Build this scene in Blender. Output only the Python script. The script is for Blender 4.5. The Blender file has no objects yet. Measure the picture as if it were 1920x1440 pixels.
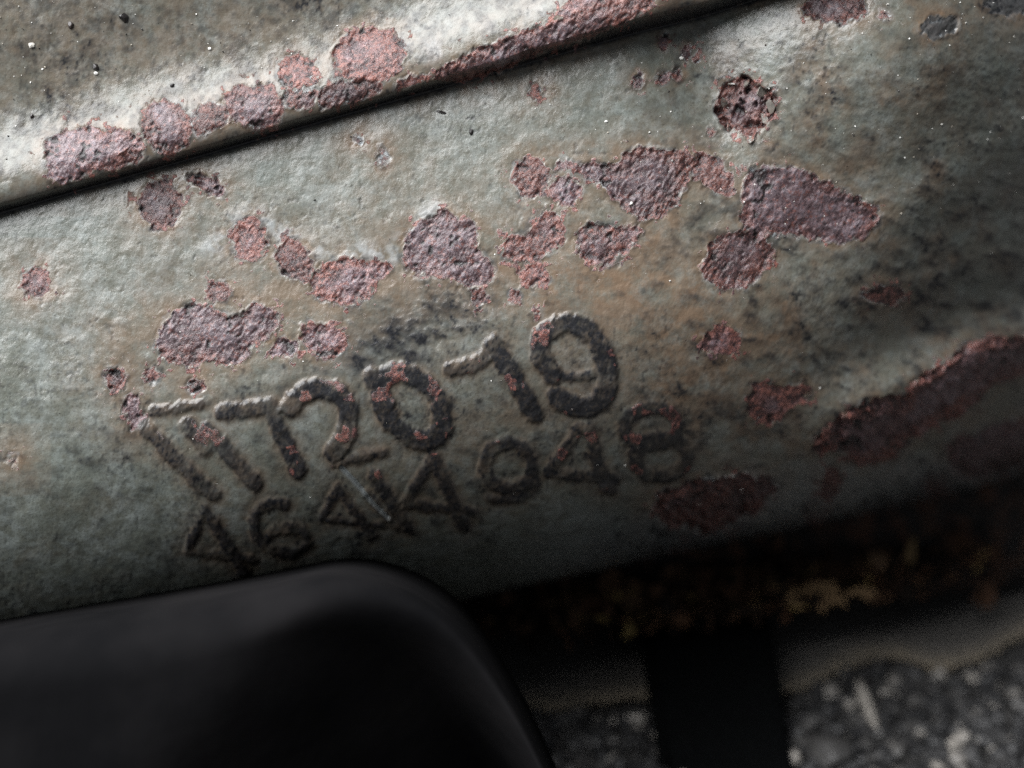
import bpy, bmesh, math, random
import numpy as np
from mathutils import Matrix, Vector, Euler

# ------------------------------------------------------------------ camera, sky, sun, exposure
PITCH = math.radians(22.0)      # the camera looks down by this much
DIST = 0.40                     # metres from the lens to the lettered face
HGT = 0.110                     # height of the middle of the lettered face above the ground
PXS = 0.0001                    # one photo pixel on the lettered face is a tenth of a millimetre
sc = bpy.context.scene
SA, CA = math.sin(PITCH), math.cos(PITCH)

def L2W(x, y, z):
    """local frame of the lettered face (x right, y up along it, z out of it) -> world"""
    return (x, y * SA - z * CA, y * CA + z * SA + HGT)

cam_d = bpy.data.cameras.new("camera")
cam = bpy.data.objects.new("camera", cam_d)
sc.collection.objects.link(cam)
cam.location = L2W(0, 0, DIST)
cam.rotation_euler = (math.pi / 2 - PITCH, 0, 0)
cam_d.sensor_width = 36.0
cam_d.lens = 36.0 * DIST / (1920 * PXS)
cam_d.clip_start = 0.01
cam_d.clip_end = 200.0
cam_d.dof.use_dof = True
cam_d.dof.focus_distance = 0.397
cam_d.dof.aperture_fstop = 7.0
sc.camera = cam
sc.cycles.use_denoising = False

SUN_L = Vector((-0.54, 0.70, 0.50)).normalized()      # towards the light, in the face's frame
SUN_W = Vector((SUN_L.x, SUN_L.y * SA - SUN_L.z * CA, SUN_L.y * CA + SUN_L.z * SA)).normalized()
elev = math.asin(SUN_W.z)
azim = math.atan2(SUN_W.x, SUN_W.y)
world = bpy.data.worlds.new("World"); sc.world = world; world.use_nodes = True
wn = world.node_tree; wn.nodes.clear()
sky = wn.nodes.new("ShaderNodeTexSky"); sky.sky_type = 'NISHITA'; sky.sun_disc = False
sky.sun_elevation = elev; sky.sun_rotation = azim; sky.air_density = 1.0; sky.dust_density = 0.4
hs = wn.nodes.new("ShaderNodeHueSaturation"); hs.inputs['Saturation'].default_value = 0.35
bg = wn.nodes.new("ShaderNodeBackground"); bg.inputs['Strength'].default_value = 0.016
wo = wn.nodes.new("ShaderNodeOutputWorld")
wn.links.new(sky.outputs[0], hs.inputs['Color']); wn.links.new(hs.outputs[0], bg.inputs['Color'])
wn.links.new(bg.outputs[0], wo.inputs['Surface'])
sun_d = bpy.data.lights.new("sun", 'SUN'); sun_d.energy = 5.0; sun_d.angle = math.radians(68)
sun_d.color = (0.985, 0.99, 1.0)
sun = bpy.data.objects.new("sun", sun_d); sc.collection.objects.link(sun)
sun.rotation_euler = SUN_W.to_track_quat('Z', 'Y').to_euler()
sun.location = SUN_W * 2
vs = sc.view_settings; vs.view_transform = 'Standard'; vs.look = 'None'; vs.exposure = 1.12; vs.gamma = 1.0
vs.use_curve_mapping = False

# ------------------------------------------------------------------ helpers
COL = sc.collection
rng = np.random.default_rng(7)
random.seed(7)

def vnoise(x, y, scale, seed):
    """smooth value noise in [-1, 1]; scale is the cell size"""
    r = np.random.default_rng(seed)
    T = r.uniform(-1, 1, (256, 256)).astype(np.float32)
    fx, fy = x / scale, y / scale
    ix, iy = np.floor(fx).astype(np.int64), np.floor(fy).astype(np.int64)
    ax, ay = fx - ix, fy - iy
    ax = ax * ax * (3 - 2 * ax); ay = ay * ay * (3 - 2 * ay)
    i0, i1, j0, j1 = ix & 255, (ix + 1) & 255, iy & 255, (iy + 1) & 255
    a = T[j0, i0] * (1 - ax) + T[j0, i1] * ax
    b = T[j1, i0] * (1 - ax) + T[j1, i1] * ax
    return a * (1 - ay) + b * ay

def fbm(x, y, scale, seed, octs=4, gain=0.5):
    s, a, t = 0, 1.0, 0
    ca, sa = math.cos(0.6), math.sin(0.6)
    for o in range(octs):
        s = s + a * vnoise(x, y, scale, seed + o * 17); t += a
        x, y = x * ca - y * sa + 31.7, x * sa + y * ca + 11.3
        a *= gain; scale *= 0.5
    return s / t

def sstep(a, b, x):
    t = np.clip((x - a) / (b - a), 0, 1)
    return t * t * (3 - 2 * t)

def poly_sdf(px, py, pts):
    p = np.asarray(pts, float); n = len(p)
    d = np.full(px.shape, 1e9); inside = np.zeros(px.shape, bool)
    for i in range(n):
        x0, y0 = p[i]; x1, y1 = p[(i + 1) % n]
        ex, ey = x1 - x0, y1 - y0
        wx, wy = px - x0, py - y0
        t = np.clip((wx * ex + wy * ey) / (ex * ex + ey * ey + 1e-9), 0, 1)
        d = np.minimum(d, np.hypot(wx - ex * t, wy - ey * t))
        c = ((y0 <= py) != (y1 <= py)) & (px < (x1 - x0) * (py - y0) / ((y1 - y0) if y1 != y0 else 1e-9) + x0)
        inside ^= c
    return np.where(inside, -d, d)

def line_dist(px, py, pts):
    d = np.full(px.shape, 1e9)
    for (x0, y0), (x1, y1) in zip(pts[:-1], pts[1:]):
        ex, ey = x1 - x0, y1 - y0
        t = np.clip(((px - x0) * ex + (py - y0) * ey) / (ex * ex + ey * ey + 1e-9), 0, 1)
        d = np.minimum(d, np.hypot(px - x0 - ex * t, py - y0 - ey * t))
    return d

def chaikin(pts, closed=True, n=2):
    p = [tuple(map(float, q)) for q in pts]
    for _ in range(n):
        out = []
        m = len(p)
        for i in range(m if closed else m - 1):
            a, b = p[i], p[(i + 1) % m]
            out += [(a[0] * .75 + b[0] * .25, a[1] * .75 + b[1] * .25), (a[0] * .25 + b[0] * .75, a[1] * .25 + b[1] * .75)]
        if not closed:
            out = [p[0]] + out + [p[-1]]
        p = out
    return p

def ell(cx, cy, rx, ry=None, ang=0, n=20, a0=0, a1=360):
    ry = rx if ry is None else ry
    c, s = math.cos(math.radians(ang)), math.sin(math.radians(ang))
    out = []
    full = abs(a1 - a0) >= 360
    for k in range(n if full else n + 1):
        t = math.radians(a0 + (a1 - a0) * k / n)
        u, w = rx * math.cos(t), ry * math.sin(t)
        out.append((cx + u * c - w * s, cy + u * s + w * c))
    return out

def crop(ox, oy, k, pts):
    return [(ox + x / k, oy + y / k) for x, y in pts]
C1 = lambda pts: crop(180, 560, 2.77, pts)
C2 = lambda pts: crop(700, 560, 2.769, pts)
C3 = lambda pts: crop(0, 0, 2.0, pts)
C4 = lambda pts: crop(960, 0, 2.0, pts)
C6 = lambda pts: crop(1280, 560, 3.0, pts)

def tag(o, label=None, cat=None, group=None, kind=None):
    if label: o["label"] = label
    if cat: o["category"] = cat
    if group: o["group"] = group
    if kind: o["kind"] = kind
    return o

def link(name, me, mat=None, parent=None):
    o = bpy.data.objects.new(name, me); COL.objects.link(o)
    if me is not None and mat is not None: me.materials.append(mat)
    if parent is not None: o.parent = parent
    return o

# ------------------------------------------------------------------ material building
class NT:
    def __init__(s, name):
        s.m = bpy.data.materials.new(name); s.m.use_nodes = True
        s.t = s.m.node_tree; s.t.nodes.clear()
        s.out = s.t.nodes.new("ShaderNodeOutputMaterial")
        s.b = s.t.nodes.new("ShaderNodeBsdfPrincipled")
        s.t.links.new(s.b.outputs[0], s.out.inputs['Surface'])
        tc = s.t.nodes.new("ShaderNodeTexCoord"); mp = s.t.nodes.new("ShaderNodeMapping")
        mp.inputs['Scale'].default_value = (1000, 1000, 1000)      # millimetres
        s.t.links.new(tc.outputs['Object'], mp.inputs['Vector']); s.co = mp.outputs[0]
    def set(s, sock, v):
        if hasattr(v, 'links') or isinstance(v, bpy.types.NodeSocket): s.t.links.new(v, sock)
        else: sock.default_value = v
    def noise(s, scale, detail=4, rough=0.55, dist=0.0):
        n = s.t.nodes.new("ShaderNodeTexNoise"); n.inputs['Scale'].default_value = scale
        n.inputs['Detail'].default_value = detail; n.inputs['Roughness'].default_value = rough
        n.inputs['Distortion'].default_value = dist
        s.t.links.new(s.co, n.inputs['Vector']); return n.outputs['Fac']
    def voro(s, scale, feat='F1', out='Distance'):
        n = s.t.nodes.new("ShaderNodeTexVoronoi"); n.feature = feat; n.inputs['Scale'].default_value = scale
        s.t.links.new(s.co, n.inputs['Vector']); return n.outputs[out]
    def ramp(s, fac, stops):
        n = s.t.nodes.new("ShaderNodeValToRGB"); e = n.color_ramp.elements
        while len(e) < len(stops): e.new(0.5)
        for k, (p, c) in enumerate(stops):
            e[k].position = p; e[k].color = (*c, 1) if not isinstance(c, (int, float)) else (c, c, c, 1)
        s.t.links.new(fac, n.inputs[0]); return n.outputs[0]
    def mix(s, fac, a, b, mode='MIX'):
        n = s.t.nodes.new("ShaderNodeMix"); n.data_type = 'RGBA'; n.blend_type = mode
        s.set(n.inputs[0], fac); 
        for sock, v in ((n.inputs[6], a), (n.inputs[7], b)):
            s.set(sock, (*v, 1) if isinstance(v, tuple) and len(v) == 3 else v)
        return n.outputs[2]
    def math(s, op, a, b=0.0, c=None, clamp=False):
        n = s.t.nodes.new("ShaderNodeMath"); n.operation = op; n.use_clamp = clamp
        s.set(n.inputs[0], a); s.set(n.inputs[1], b)
        if c is not None: s.set(n.inputs[2], c)
        return n.outputs[0]
    def bump(s, h, strength, dist_mm, prev=None):
        n = s.t.nodes.new("ShaderNodeBump"); n.inputs['Strength'].default_value = strength
        n.inputs['Distance'].default_value = dist_mm * 0.001
        s.t.links.new(h, n.inputs['Height'])
        if prev is not None: s.t.links.new(prev, n.inputs['Normal'])
        return n.outputs[0]
    def fin(s, col=None, rough=None, nrm=None, spec=None, metal=None):
        if col is not None: s.set(s.b.inputs['Base Color'], (*col, 1) if isinstance(col, tuple) else col)
        if rough is not None: s.set(s.b.inputs['Roughness'], rough)
        if nrm is not None: s.t.links.new(nrm, s.b.inputs['Normal'])
        if spec is not None: s.set(s.b.inputs['Specular IOR Level'], spec)
        if metal is not None: s.set(s.b.inputs['Metallic'], metal)
        return s.m

def casting_material():
    s = NT("painted_rusty_iron")
    at = s.t.nodes.new("ShaderNodeAttribute"); at.attribute_name = "wear"
    sp = s.t.nodes.new("ShaderNodeSeparateColor"); s.t.links.new(at.outputs['Color'], sp.inputs[0])
    rust, grime_shade, stain, chalk = sp.outputs[0], sp.outputs[1], sp.outputs[2], at.outputs['Alpha']
    # grey-green old paint
    zone = s.t.nodes.new("ShaderNodeAttribute"); zone.attribute_name = "zone"; zone = zone.outputs['Fac']
    n1 = s.noise(0.05, 5, 0.6); n2 = s.noise(0.45, 6, 0.7); n3 = s.noise(2.6, 3, 0.6); n4 = s.noise(0.13, 5, 0.65)
    lump = s.t.nodes.new('ShaderNodeAttribute'); lump.attribute_name = 'lump'; lump = lump.outputs['Fac']
    paint = s.mix(s.ramp(n1, [(0.3, 0.0), (0.7, 1.0)]), (0.140, 0.158, 0.140), (0.215, 0.236, 0.226))
    paint = s.mix(s.ramp(n4, [(0.42, 0.0), (0.64, 0.75)]), paint, (0.110, 0.120, 0.098))
    paint = s.mix(s.ramp(n2, [(0.40, 0.85), (0.57, 0.0)]), paint, (0.105, 0.110, 0.090))
    paint = s.mix(s.ramp(n3, [(0.30, 0.75), (0.44, 0.0)]), paint, (0.050, 0.050, 0.044))
    # brown rust wash soaked into the paint
    wash = s.mix(s.noise(0.35, 4), (0.140, 0.086, 0.052), (0.185, 0.138, 0.094))
    st = s.math('MULTIPLY', stain, s.ramp(s.noise(0.22, 6, 0.7), [(0.34, 0.30), (0.56, 1.0)]))
    paint = s.mix(st, paint, wash)
    paint = s.mix(chalk, paint, (0.44, 0.48, 0.50))
    # black dirt, plus shade and light falloff painted with it
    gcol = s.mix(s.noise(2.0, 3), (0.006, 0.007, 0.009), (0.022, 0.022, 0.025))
    gm = s.math('MULTIPLY', grime_shade, s.ramp(s.noise(0.9, 5, 0.7), [(0.30, 0.72), (0.50, 1.0)]))
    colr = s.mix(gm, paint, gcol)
    # flaking rust: mauve-grey scale, dark purple pits, red-orange grains
    r0 = s.noise(0.11, 3, 0.6); r1 = s.math('ADD', s.math('ADD', 0.5, s.math('MULTIPLY', lump, 0.32)), s.math('MULTIPLY', s.math('SUBTRACT', s.noise(1.2, 4, 0.7), 0.5), 0.7)); r2 = s.noise(1.1, 4, 0.75); r3 = s.noise(3.4, 3, 0.7)
    core = s.ramp(r1, [(0.36, (0.072, 0.038, 0.042)), (0.50, (0.140, 0.098, 0.110)), (0.62, (0.195, 0.158, 0.180))])
    rim = s.ramp(r1, [(0.36, (0.050, 0.026, 0.026)), (0.46, (0.115, 0.052, 0.048)), (0.58, (0.235, 0.092, 0.072)), (0.66, (0.140, 0.068, 0.066))])
    zz = s.math('ADD', zone, s.math('MULTIPLY', s.math('SUBTRACT', r2, 0.5), 2.0))
    zz = s.math('ADD', zz, s.math('MULTIPLY', s.math('SUBTRACT', r0, 0.5), 3.4))
    cm = s.ramp(zz, [(0.30, 0.0), (0.95, 0.9)]); ncm = s.math('SUBTRACT', 1.0, s.math('MULTIPLY', cm, 0.45))
    rc = s.mix(cm, rim, core)
    rc = s.mix(s.math('MULTIPLY', ncm, s.ramp(r2, [(0.54, 0.0), (0.60, 0.85)])), rc, (0.320, 0.125, 0.095))
    rc = s.mix(s.math('MULTIPLY', ncm, s.ramp(r2, [(0.37, 0.95), (0.45, 0.0)])), rc, (0.030, 0.016, 0.020))
    rc = s.mix(s.ramp(r3, [(0.60, 0.0), (0.68, 0.5)]), rc, (0.46, 0.34, 0.32))
    rc = s.mix(s.math('MULTIPLY', ncm, s.ramp(r3, [(0.35, 0.85), (0.44, 0.0)])), rc, (0.030, 0.016, 0.020))
    rmask = s.ramp(s.math('ADD', rust, s.math('MULTIPLY', s.math('SUBTRACT', s.noise(1.3, 6, 0.8), 0.5), 1.3)), [(0.38, 0.0), (0.60, 1.0)])
    rc = s.mix(chalk, rc, (0.0, 0.0, 0.0))
    colr = s.mix(rmask, colr, rc)
    # relief too fine for the mesh
    h = s.math('ADD', s.math('MULTIPLY', s.noise(0.8, 5, 0.55), 1.0), s.math('MULTIPLY', s.noise(4.0, 3, 0.6), 0.16))
    hr = s.math('MULTIPLY', s.math('ADD', s.noise(2.4, 5, 0.75), s.noise(0.9, 3, 0.6)), s.math('MULTIPLY', s.math('MULTIPLY', rmask, ncm), 2.4))
    nm = s.bump(s.math('ADD', h, hr), 0.38, 0.35)
    ro = s.mix(rmask, s.mix(grime_shade, s.ramp(n2, [(0.35, 0.30), (0.7, 0.50)]), s.ramp(n3, [(0.36, 0.60), (0.6, 0.18)])), s.ramp(r2, [(0.3, 0.55), (0.65, 0.28)]))
    sp_ = s.math('SUBTRACT', 0.5, s.math('MULTIPLY', grime_shade, 0.30))
    s.b.inputs['Coat Weight'].default_value = 0.34; s.b.inputs['Coat Roughness'].default_value = 0.24
    s.t.links.new(nm, s.b.inputs['Coat Normal'])
    return s.fin(colr, ro, nm, sp_)

MAT_CAST = casting_material()

# ------------------------------------------------------------------ setting: the ground
def ground_material():
    s = NT("damp_dark_ground")
    n = s.noise(0.04, 5, 0.6); f = s.noise(0.9, 5, 0.7)
    c = s.mix(n, (0.030, 0.030, 0.030), (0.070, 0.067, 0.064))
    c = s.mix(s.ramp(f, [(0.45, 0.0), (0.7, 0.8)]), c, (0.075, 0.070, 0.066))
    return s.fin(c, 0.6, s.bump(f, 1.0, 2.0), 0.4)

gx = np.concatenate([[-60, -8, -2, -1], np.linspace(-0.5, 0.5, 81), [1, 2, 8, 60]])
gv = []; gf = []
GXX, GYY = np.meshgrid(gx, gx)
GZ = 0.0012 * fbm(GXX * 1000 + 500, GYY * 1000 + 500, 28, 3, 4) * (np.abs(GXX) < 0.9) * (np.abs(GYY) < 0.9)
me = bpy.data.meshes.new("ground")
nG = len(gx)
idx = np.arange(nG * nG).reshape(nG, nG)
me.from_pydata(np.stack([GXX, GYY, GZ], -1).reshape(-1, 3).tolist(), [],
               np.stack([idx[:-1, :-1], idx[:-1, 1:], idx[1:, 1:], idx[1:, :-1]], -1).reshape(-1, 4).tolist())
me.polygons.foreach_set("use_smooth", np.ones(len(me.polygons), bool))
tag(link("ground", me, ground_material()), kind="structure")

# ------------------------------------------------------------------ the casting: one dense surface, cut into its parts
STEP = 2.3
qx1 = np.arange(-330, 2260, STEP)
NXC = len(qx1)
v_top, NT_ROWS, NM_ROWS = -0.74, 300, 440
vrow = np.concatenate([np.linspace(v_top, 0, NT_ROWS, endpoint=False), np.linspace(0, 1, NM_ROWS)])
QX, V = np.meshgrid(qx1, vrow)
Yr = lambda x: 395 - 0.285 * x
YbT = lambda x: 1300 - 0.212 * x          # the lower edge as seen
_yt = [qx1, YbT(qx1)]
Yb = lambda x: np.interp(x, _yt[0], _yt[1])
# close to the lower edge the surface rolls under: rows spaced by angle there
W0 = 0.46
th = np.clip((V - W0) / (1 - W0), 0, 1) * (math.pi / 2)
Vs = np.where(V > W0, W0 + (1 - W0) * np.sin(th), V)
QY = Yr(QX) + Vs * (Yb(QX) - Yr(QX))
mm = 10.0                                            # pixels per millimetre

def base_height(x, y, v, th):
    """millimetres out of the face"""
    z = -92.0 * (1 - np.cos(th)) * 1.0                                        # roll under
    z = z + 1.2 * np.exp(-((v - 0.33) / 0.22) ** 2)                           # slight belly
    # concave run-up under the rim
    z = z - 1.6 * np.exp(-np.clip(v, 0, 9) / 0.10) * (v >= 0)
    # right hand side turns away
    r = np.clip((x - 1020) / 700, 0, 3)
    z = z - (15.0 * r ** 2 + 6.0 * np.clip((x - 1580) / 320, 0, 3) ** 2) * (0.55 + 0.45 * sstep(0, 520, y))
    # crease and rounded boss, upper right
    z = z - 3.5 * np.exp(-((x - 1330 - 0.05 * y) / 90) ** 2) * sstep(430, 150, y)
    z = z + 12.0 * np.exp(-(((x - 1720) / 250) ** 2 + ((y - 60) / 270) ** 2))
    # shallow shoulder right of the middle and dark valley below it
    d = (y - (470 - 0.55 * (x - 1560)))
    z = z + 2.2 * np.exp(-(d / 80) ** 2) * sstep(1480, 1750, x)
    z = z - 5.5 * np.exp(-((y - (640 - 0.25 * (x - 1700))) / 75) ** 2) * sstep(1500, 1800, x)
    # rusty flange lower right
    d = (y - (790 - 0.42 * (x - 1600)))
    z = z + 6.0 * np.exp(-(d / 72) ** 2) * sstep(1460, 1700, x)
    # rim: step and rounded bead
    e = (Yr(x) - y) * 0.962
    lift = 1.6 + 4.2 * sstep(650, 1250, x)
    R = 44.0; BEAD = 0.50
    bead = np.sqrt(np.clip(R * R - (e - R) ** 2, 0, None)) / mm * BEAD
    step = sstep(-3, 8, e) * lift
    shelf = sstep(40, 120, e)
    crown = np.where(e < R, step + bead * (e > 0), lift + BEAD * 4.4 * np.exp(-((e - R) / 75) ** 2) + 0.010 * np.clip(e - 110, 0, None) - 1.2 * np.exp(-((e - 190) / 90) ** 2) * sstep(44, 120, e))
    z = z + crown
    # broad unevenness of the cast skin
    z = z + 0.55 * fbm(x, y, 260, 21, 3) + 0.22 * fbm(x, y, 70, 22, 3)
    return z

for _ in range(8):                                   # the lower edge lies far back on the right: move it out so that it is seen where it should be
    ze = base_height(qx1, Yb(qx1), np.ones_like(qx1), np.full_like(qx1, math.pi / 2)) * 0.001
    kk = DIST / (DIST - ze)
    _yt[1] = 720 + (YbT(960 + (qx1 - 960) * kk) - 720) / kk
QY = Yr(QX) + Vs * (Yb(QX) - Yr(QX))
Z0 = base_height(QX, QY, Vs, th)
P = np.stack([(QX - 960) * PXS, (720 - QY) * PXS, Z0 * 0.001], -1)

def grid_normals(P):
    dx = np.gradient(P, axis=1); dy = np.gradient(P, axis=0)
    n = np.cross(dx, -dy)
    return n / (np.linalg.norm(n, axis=-1, keepdims=True) + 1e-12)
N0 = grid_normals(P)

# traced features are placed where they lie on that surface
k = DIST / (DIST - P[..., 2])
PX = 960 + P[..., 0] / PXS * k
PY = 720 - P[..., 1] / PXS * k

H = np.zeros_like(PX)                                  # relief along the normal, millimetres
RUST = np.zeros_like(PX); GRIME_SHADE = np.zeros_like(PX); STAIN = np.zeros_like(PX); CHALK = np.zeros_like(PX)
ZONE = np.zeros_like(PX)
IDS = np.zeros(PX.shape, np.int32)                     # 0 body, then the parts
EDGE = (Yr(QX) - QY) * 0.962
on_rim = (EDGE > -2) & (EDGE < 150)
IDS[on_rim] = 1
parts = {0: ("body", None), 1: ("flange_rim", None)}

jit = 8.0 * fbm(PX, PY, 24, 31, 3) + 4.5 * vnoise(PX, PY, 8, 35) + 2.0 * vnoise(PX, PY, 4.5, 36)
rough_r = 0.75 * fbm(PX, PY, 30, 41, 5, 0.75) + 0.55 * fbm(PX, PY, 13, 43, 3, 0.7)
pits = vnoise(PX, PY, 13, 45) + 0.6 * vnoise(PX, PY, 6, 46)
fine = fbm(PX, PY, 13, 51, 3, 0.6)
streak = fbm(PX * 0.9 + PY * 0.35, PY * 1.6 - PX * 0.45, 30, 55, 4, 0.6)
mid = fbm(PX, PY, 45, 57, 3)

# sand-cast skin of the paint
right_side = sstep(1050, 1350, PX)
H += 0.07 * fbm(PX, PY, 26, 53, 2) + 0.035 * fine + (0.07 + 0.14 * right_side) * streak * sstep(380, 700, PY + 0.3 * PX) + 0.05 * mid
# brown wash areas
def blob(cx, cy, rx, ry, ang=0):
    c, s_ = math.cos(math.radians(ang)), math.sin(math.radians(ang))
    dx, dy = PX - cx, PY - cy
    return np.exp(-(((dx * c + dy * s_) / rx) ** 2 + ((-dx * s_ + dy * c) / ry) ** 2))
STAIN += 0.75 * blob(560, 560, 330, 120, -8) + 0.6 * blob(1010, 500, 260, 150) + 0.55 * blob(1230, 560, 220, 180) + 0.45 * blob(260, 690, 120, 110)
STAIN += 0.5 * blob(1180, 290, 200, 40) + 0.5 * blob(930, 800, 380, 70, -14) + 0.35 * blob(700, 300, 120, 90) + 0.2 * blob(1650, 300, 200, 240) + 0.3 * blob(1500, 700, 260, 180)
STAIN += 0.15 * blob(300, 90, 420, 120) + 0.6 * np.exp(-((EDGE - 20) / 26) ** 2) + 0.45 * np.exp(-((EDGE - 60) / 40) ** 2) * sstep(-.3, .4, mid)  # brown along the bead also lowers its highlight
GRIME_SHADE += 0.35 * blob(790, 610, 110, 60, -20) + 0.25 * blob(1330, 600, 220, 70, -10) + 0.45 * blob(1750, 560, 230, 90, -25) + 0.3 * blob(180, 850, 120, 60) + 0.25 * blob(640, 1010, 420, 70, -12)
STAIN += right_side * (0.22 + 0.5 * mid) + 0.12 * sstep(0, .5, mid) + 0.25 * sstep(100, 200, EDGE) + 0.15 * sstep(20, 60, EDGE)
GRIME_SHADE += right_side * 0.42 * sstep(-0.5, 0.7, streak + 0.4 * mid) + 0.5 * sstep(0.15, 0.5, streak) * sstep(560, 700, PY + 0.2 * PX) * 0.5  # dirty streaks, with the light falloff to the right painted in
GRIME_SHADE += 0.3 * blob(790, 605, 130, 55, -22) + 0.2 * blob(690, 660, 90, 30, -20) + 0.35 * blob(560, 720, 300, 22, -14)
GRIME_SHADE += 0.35 * blob(600, 800, 330, 70, -13) + 0.35 * blob(1050, 800, 280, 90, -13) + 0.3 * blob(760, 960, 420, 60, -13)  # dirt round the characters; the low blob also paints falloff at the bottom
GRIME_SHADE *= sstep(-0.5, 0.5, streak + 0.4 * mid)
GRIME_SHADE += 0.42 * blob(795, 605, 135, 55, -22) * (0.75 + 0.5 * fine) + 0.3 * blob(690, 660, 90, 30, -20)
GRIME_SHADE += 0.85 * np.exp(-((EDGE + 3) / 7.0) ** 2) + 0.5 * np.exp(-((EDGE - 8) / 14.0) ** 2) + 0.55 * sstep(25, 60, EDGE) * sstep(-0.35, 0.6, fine + 0.5 * mid)  # shade painted into the rim crease; bead darkened to dim its highlight
CHALK += 0.42 * np.exp(-(line_dist(PX, PY, [(395, 465), (430, 425), (480, 402), (530, 440), (600, 465), (680, 470), (740, 480), (770, 425), (820, 392)]) / (15 + 9 * mid)) ** 2) * sstep(-.3, .5, fine + mid) + 0.35 * np.exp(-((EDGE - 58) / 22) ** 2) * sstep(0.0, .45, mid)
H += 0.25 * blob(790, 610, 120, 70, -20) * streak

def rust_patch(poly, depth=0.45, amt=1.0, pid=True, name="rust_patch", label=None, halo=40, rough=0.5, grimy=0.0, smooth=1, dark=None, red=None):
    p = chaikin(poly, True, smooth)
    a = np.asarray(p); m = 60
    sel = (PX > a[:, 0].min() - m) & (PX < a[:, 0].max() + m) & (PY > a[:, 1].min() - m) & (PY < a[:, 1].max() + m)
    if not sel.any(): return
    x, y = PX[sel], PY[sel]
    d = poly_sdf(x, y, p) + jit[sel]
    mk = sstep(1.8, -1.8, d)
    size = max(8.0, -d.min())
    inner = np.clip(-d / size, 0, 1)
    depth = depth * 0.45
    h = -depth * mk * sstep(3, -7, d)
    h = h + mk * (1.5 * rough * rough_r[sel] * (0.22 + 0.7 * (1 - inner)) + 0.8 * depth * inner)
    h = h - mk * 0.9 * depth * sstep(0.55, 0.95, pits[sel])
    h = h + 0.12 * np.exp(-((d - 3.0) / 4.0) ** 2) * (0.0 + 1.2 * vnoise(x, y, 16, 77))     # lifted paint edge
    H[sel] = H[sel] * (1 - mk * 0.6) + h
    soft = sstep(12, -12, d + 3.0 * vnoise(x, y, 11, 83))
    sat = 0.8 * sstep(0.45, 0.75, vnoise(x, y, 11, 85) + 0.5 * vnoise(x, y, 5, 86)) * np.exp(-np.clip(d - 6, 0, None) / 24)
    RUST[sel] = np.maximum(RUST[sel], np.maximum(soft, sat * (d > 0)) * amt)
    ZONE[sel] = np.where(d < 0, np.clip((-d + 8 * vnoise(x, y, 30, 93)) / 30.0, 0, 1), ZONE[sel])
    STAIN[sel] = np.maximum(STAIN[sel], 0.95 * np.exp(-np.clip(d + 5 * vnoise(x, y, 28, 88), 0, None) / halo))
    dk = rng.uniform(0.05, 0.5) if dark is None else dark; off = rng.uniform(-0.5, 0.6) if red is None else -red
    ZONE[sel] = ZONE[sel] + off * (d < 0)
    CHALK[sel] = np.maximum(CHALK[sel] * (1 - mk), np.maximum(np.maximum(dk, 0.9 * sstep(0.62, 1.0, pits[sel] + 0.5 * vnoise(x, y, 60, 96))) * mk, 0.22 * (1 - mk) * np.exp(-((d - 3.5) / 2.6) ** 2) * sstep(0.0, 0.5, vnoise(x, y, 24, 79))))
    GRIME_SHADE[sel] = np.maximum(GRIME_SHADE[sel] * (1 - mk), grimy * mk)
    GRIME_SHADE[sel] = np.maximum(GRIME_SHADE[sel], 0.6 * np.exp(-((d - 3) / 5.0) ** 2) * sstep(-.2, .4, vnoise(x, y, 23, 91)))
    if pid:
        i = len(parts); on_r = np.median(IDS[sel][d < 0]) == 1 if (d < 0).any() else False
        parts[i] = (name, label, bool(on_r))
        s2 = np.zeros(PX.shape, bool); s2[sel] = d < 0
        IDS[s2] = i

# rust patches on the lettered face
rust_patch(C1([(320, 150), (430, 50), (520, 20), (640, 60), (740, 110), (800, 30), (900, 40), (950, 110), (930, 190), (800, 240), (770, 320), (690, 350), (600, 310), (500, 360), (390, 340), (330, 280), (310, 200)]), label="large pink and mauve rust patch left above the numbers")
rust_patch(ell(408, 548, 22, 17), 0.3)
rust_patch(C1([(910, 250), (950, 205), (1030, 210), (1045, 270), (1000, 310), (930, 300)]))
rust_patch(C1([(1060, 150), (1120, 130), (1220, 125), (1300, 180), (1310, 250), (1260, 300), (1180, 315), (1120, 260), (1070, 230)]))
rust_patch(ell(218, 712, 19), 0.8); rust_patch(ell(287, 701, 15), 0.6, 0.8); rust_patch(ell(368, 727, 18, 15), 0.4)
rust_patch(C1([(130, 530), (190, 510), (240, 560), (270, 640), (230, 690), (180, 680), (140, 610)]), 0.8)
rust_patch(ell(303, 384, 43, 43), 0.7, label="round rust patch with a black pit under the rim")
rust_patch(C3([(690, 650), (740, 640), (800, 670), (850, 710), (820, 750), (760, 710), (700, 690)]), 1.3, 0.85, name="paint_chip", rough=1.0)
rust_patch(ell(467, 449, 34, 40), 0.55)
rust_patch([(512, 480), (530, 450), (560, 450), (588, 480), (590, 518), (560, 530), (528, 512)], 0.55)
rust_patch([(585, 520), (612, 492), (650, 476), (690, 490), (735, 492), (728, 520), (694, 530), (690, 558), (650, 572), (605, 562), (584, 545)])
rust_patch([(750, 505), (762, 430), (800, 408), (828, 390), (862, 405), (895, 425), (900, 470), (928, 500), (920, 530), (880, 540), (840, 520), (800, 520)], label="tall rust patch with a reddish peak in the middle of the face")
rust_patch([(880, 545), (905, 540), (915, 560), (890, 578)], 0.4)
rust_patch([(940, 460), (955, 445), (990, 440), (1000, 405), (1030, 393), (1057, 412), (1056, 450), (1024, 482), (975, 493), (940, 480)])
rust_patch(ell(998, 516, 29, 23), 0.5); rust_patch(ell(969, 557, 9, 12), 0.4); rust_patch(ell(1007, 592, 11), 0.4)
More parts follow.
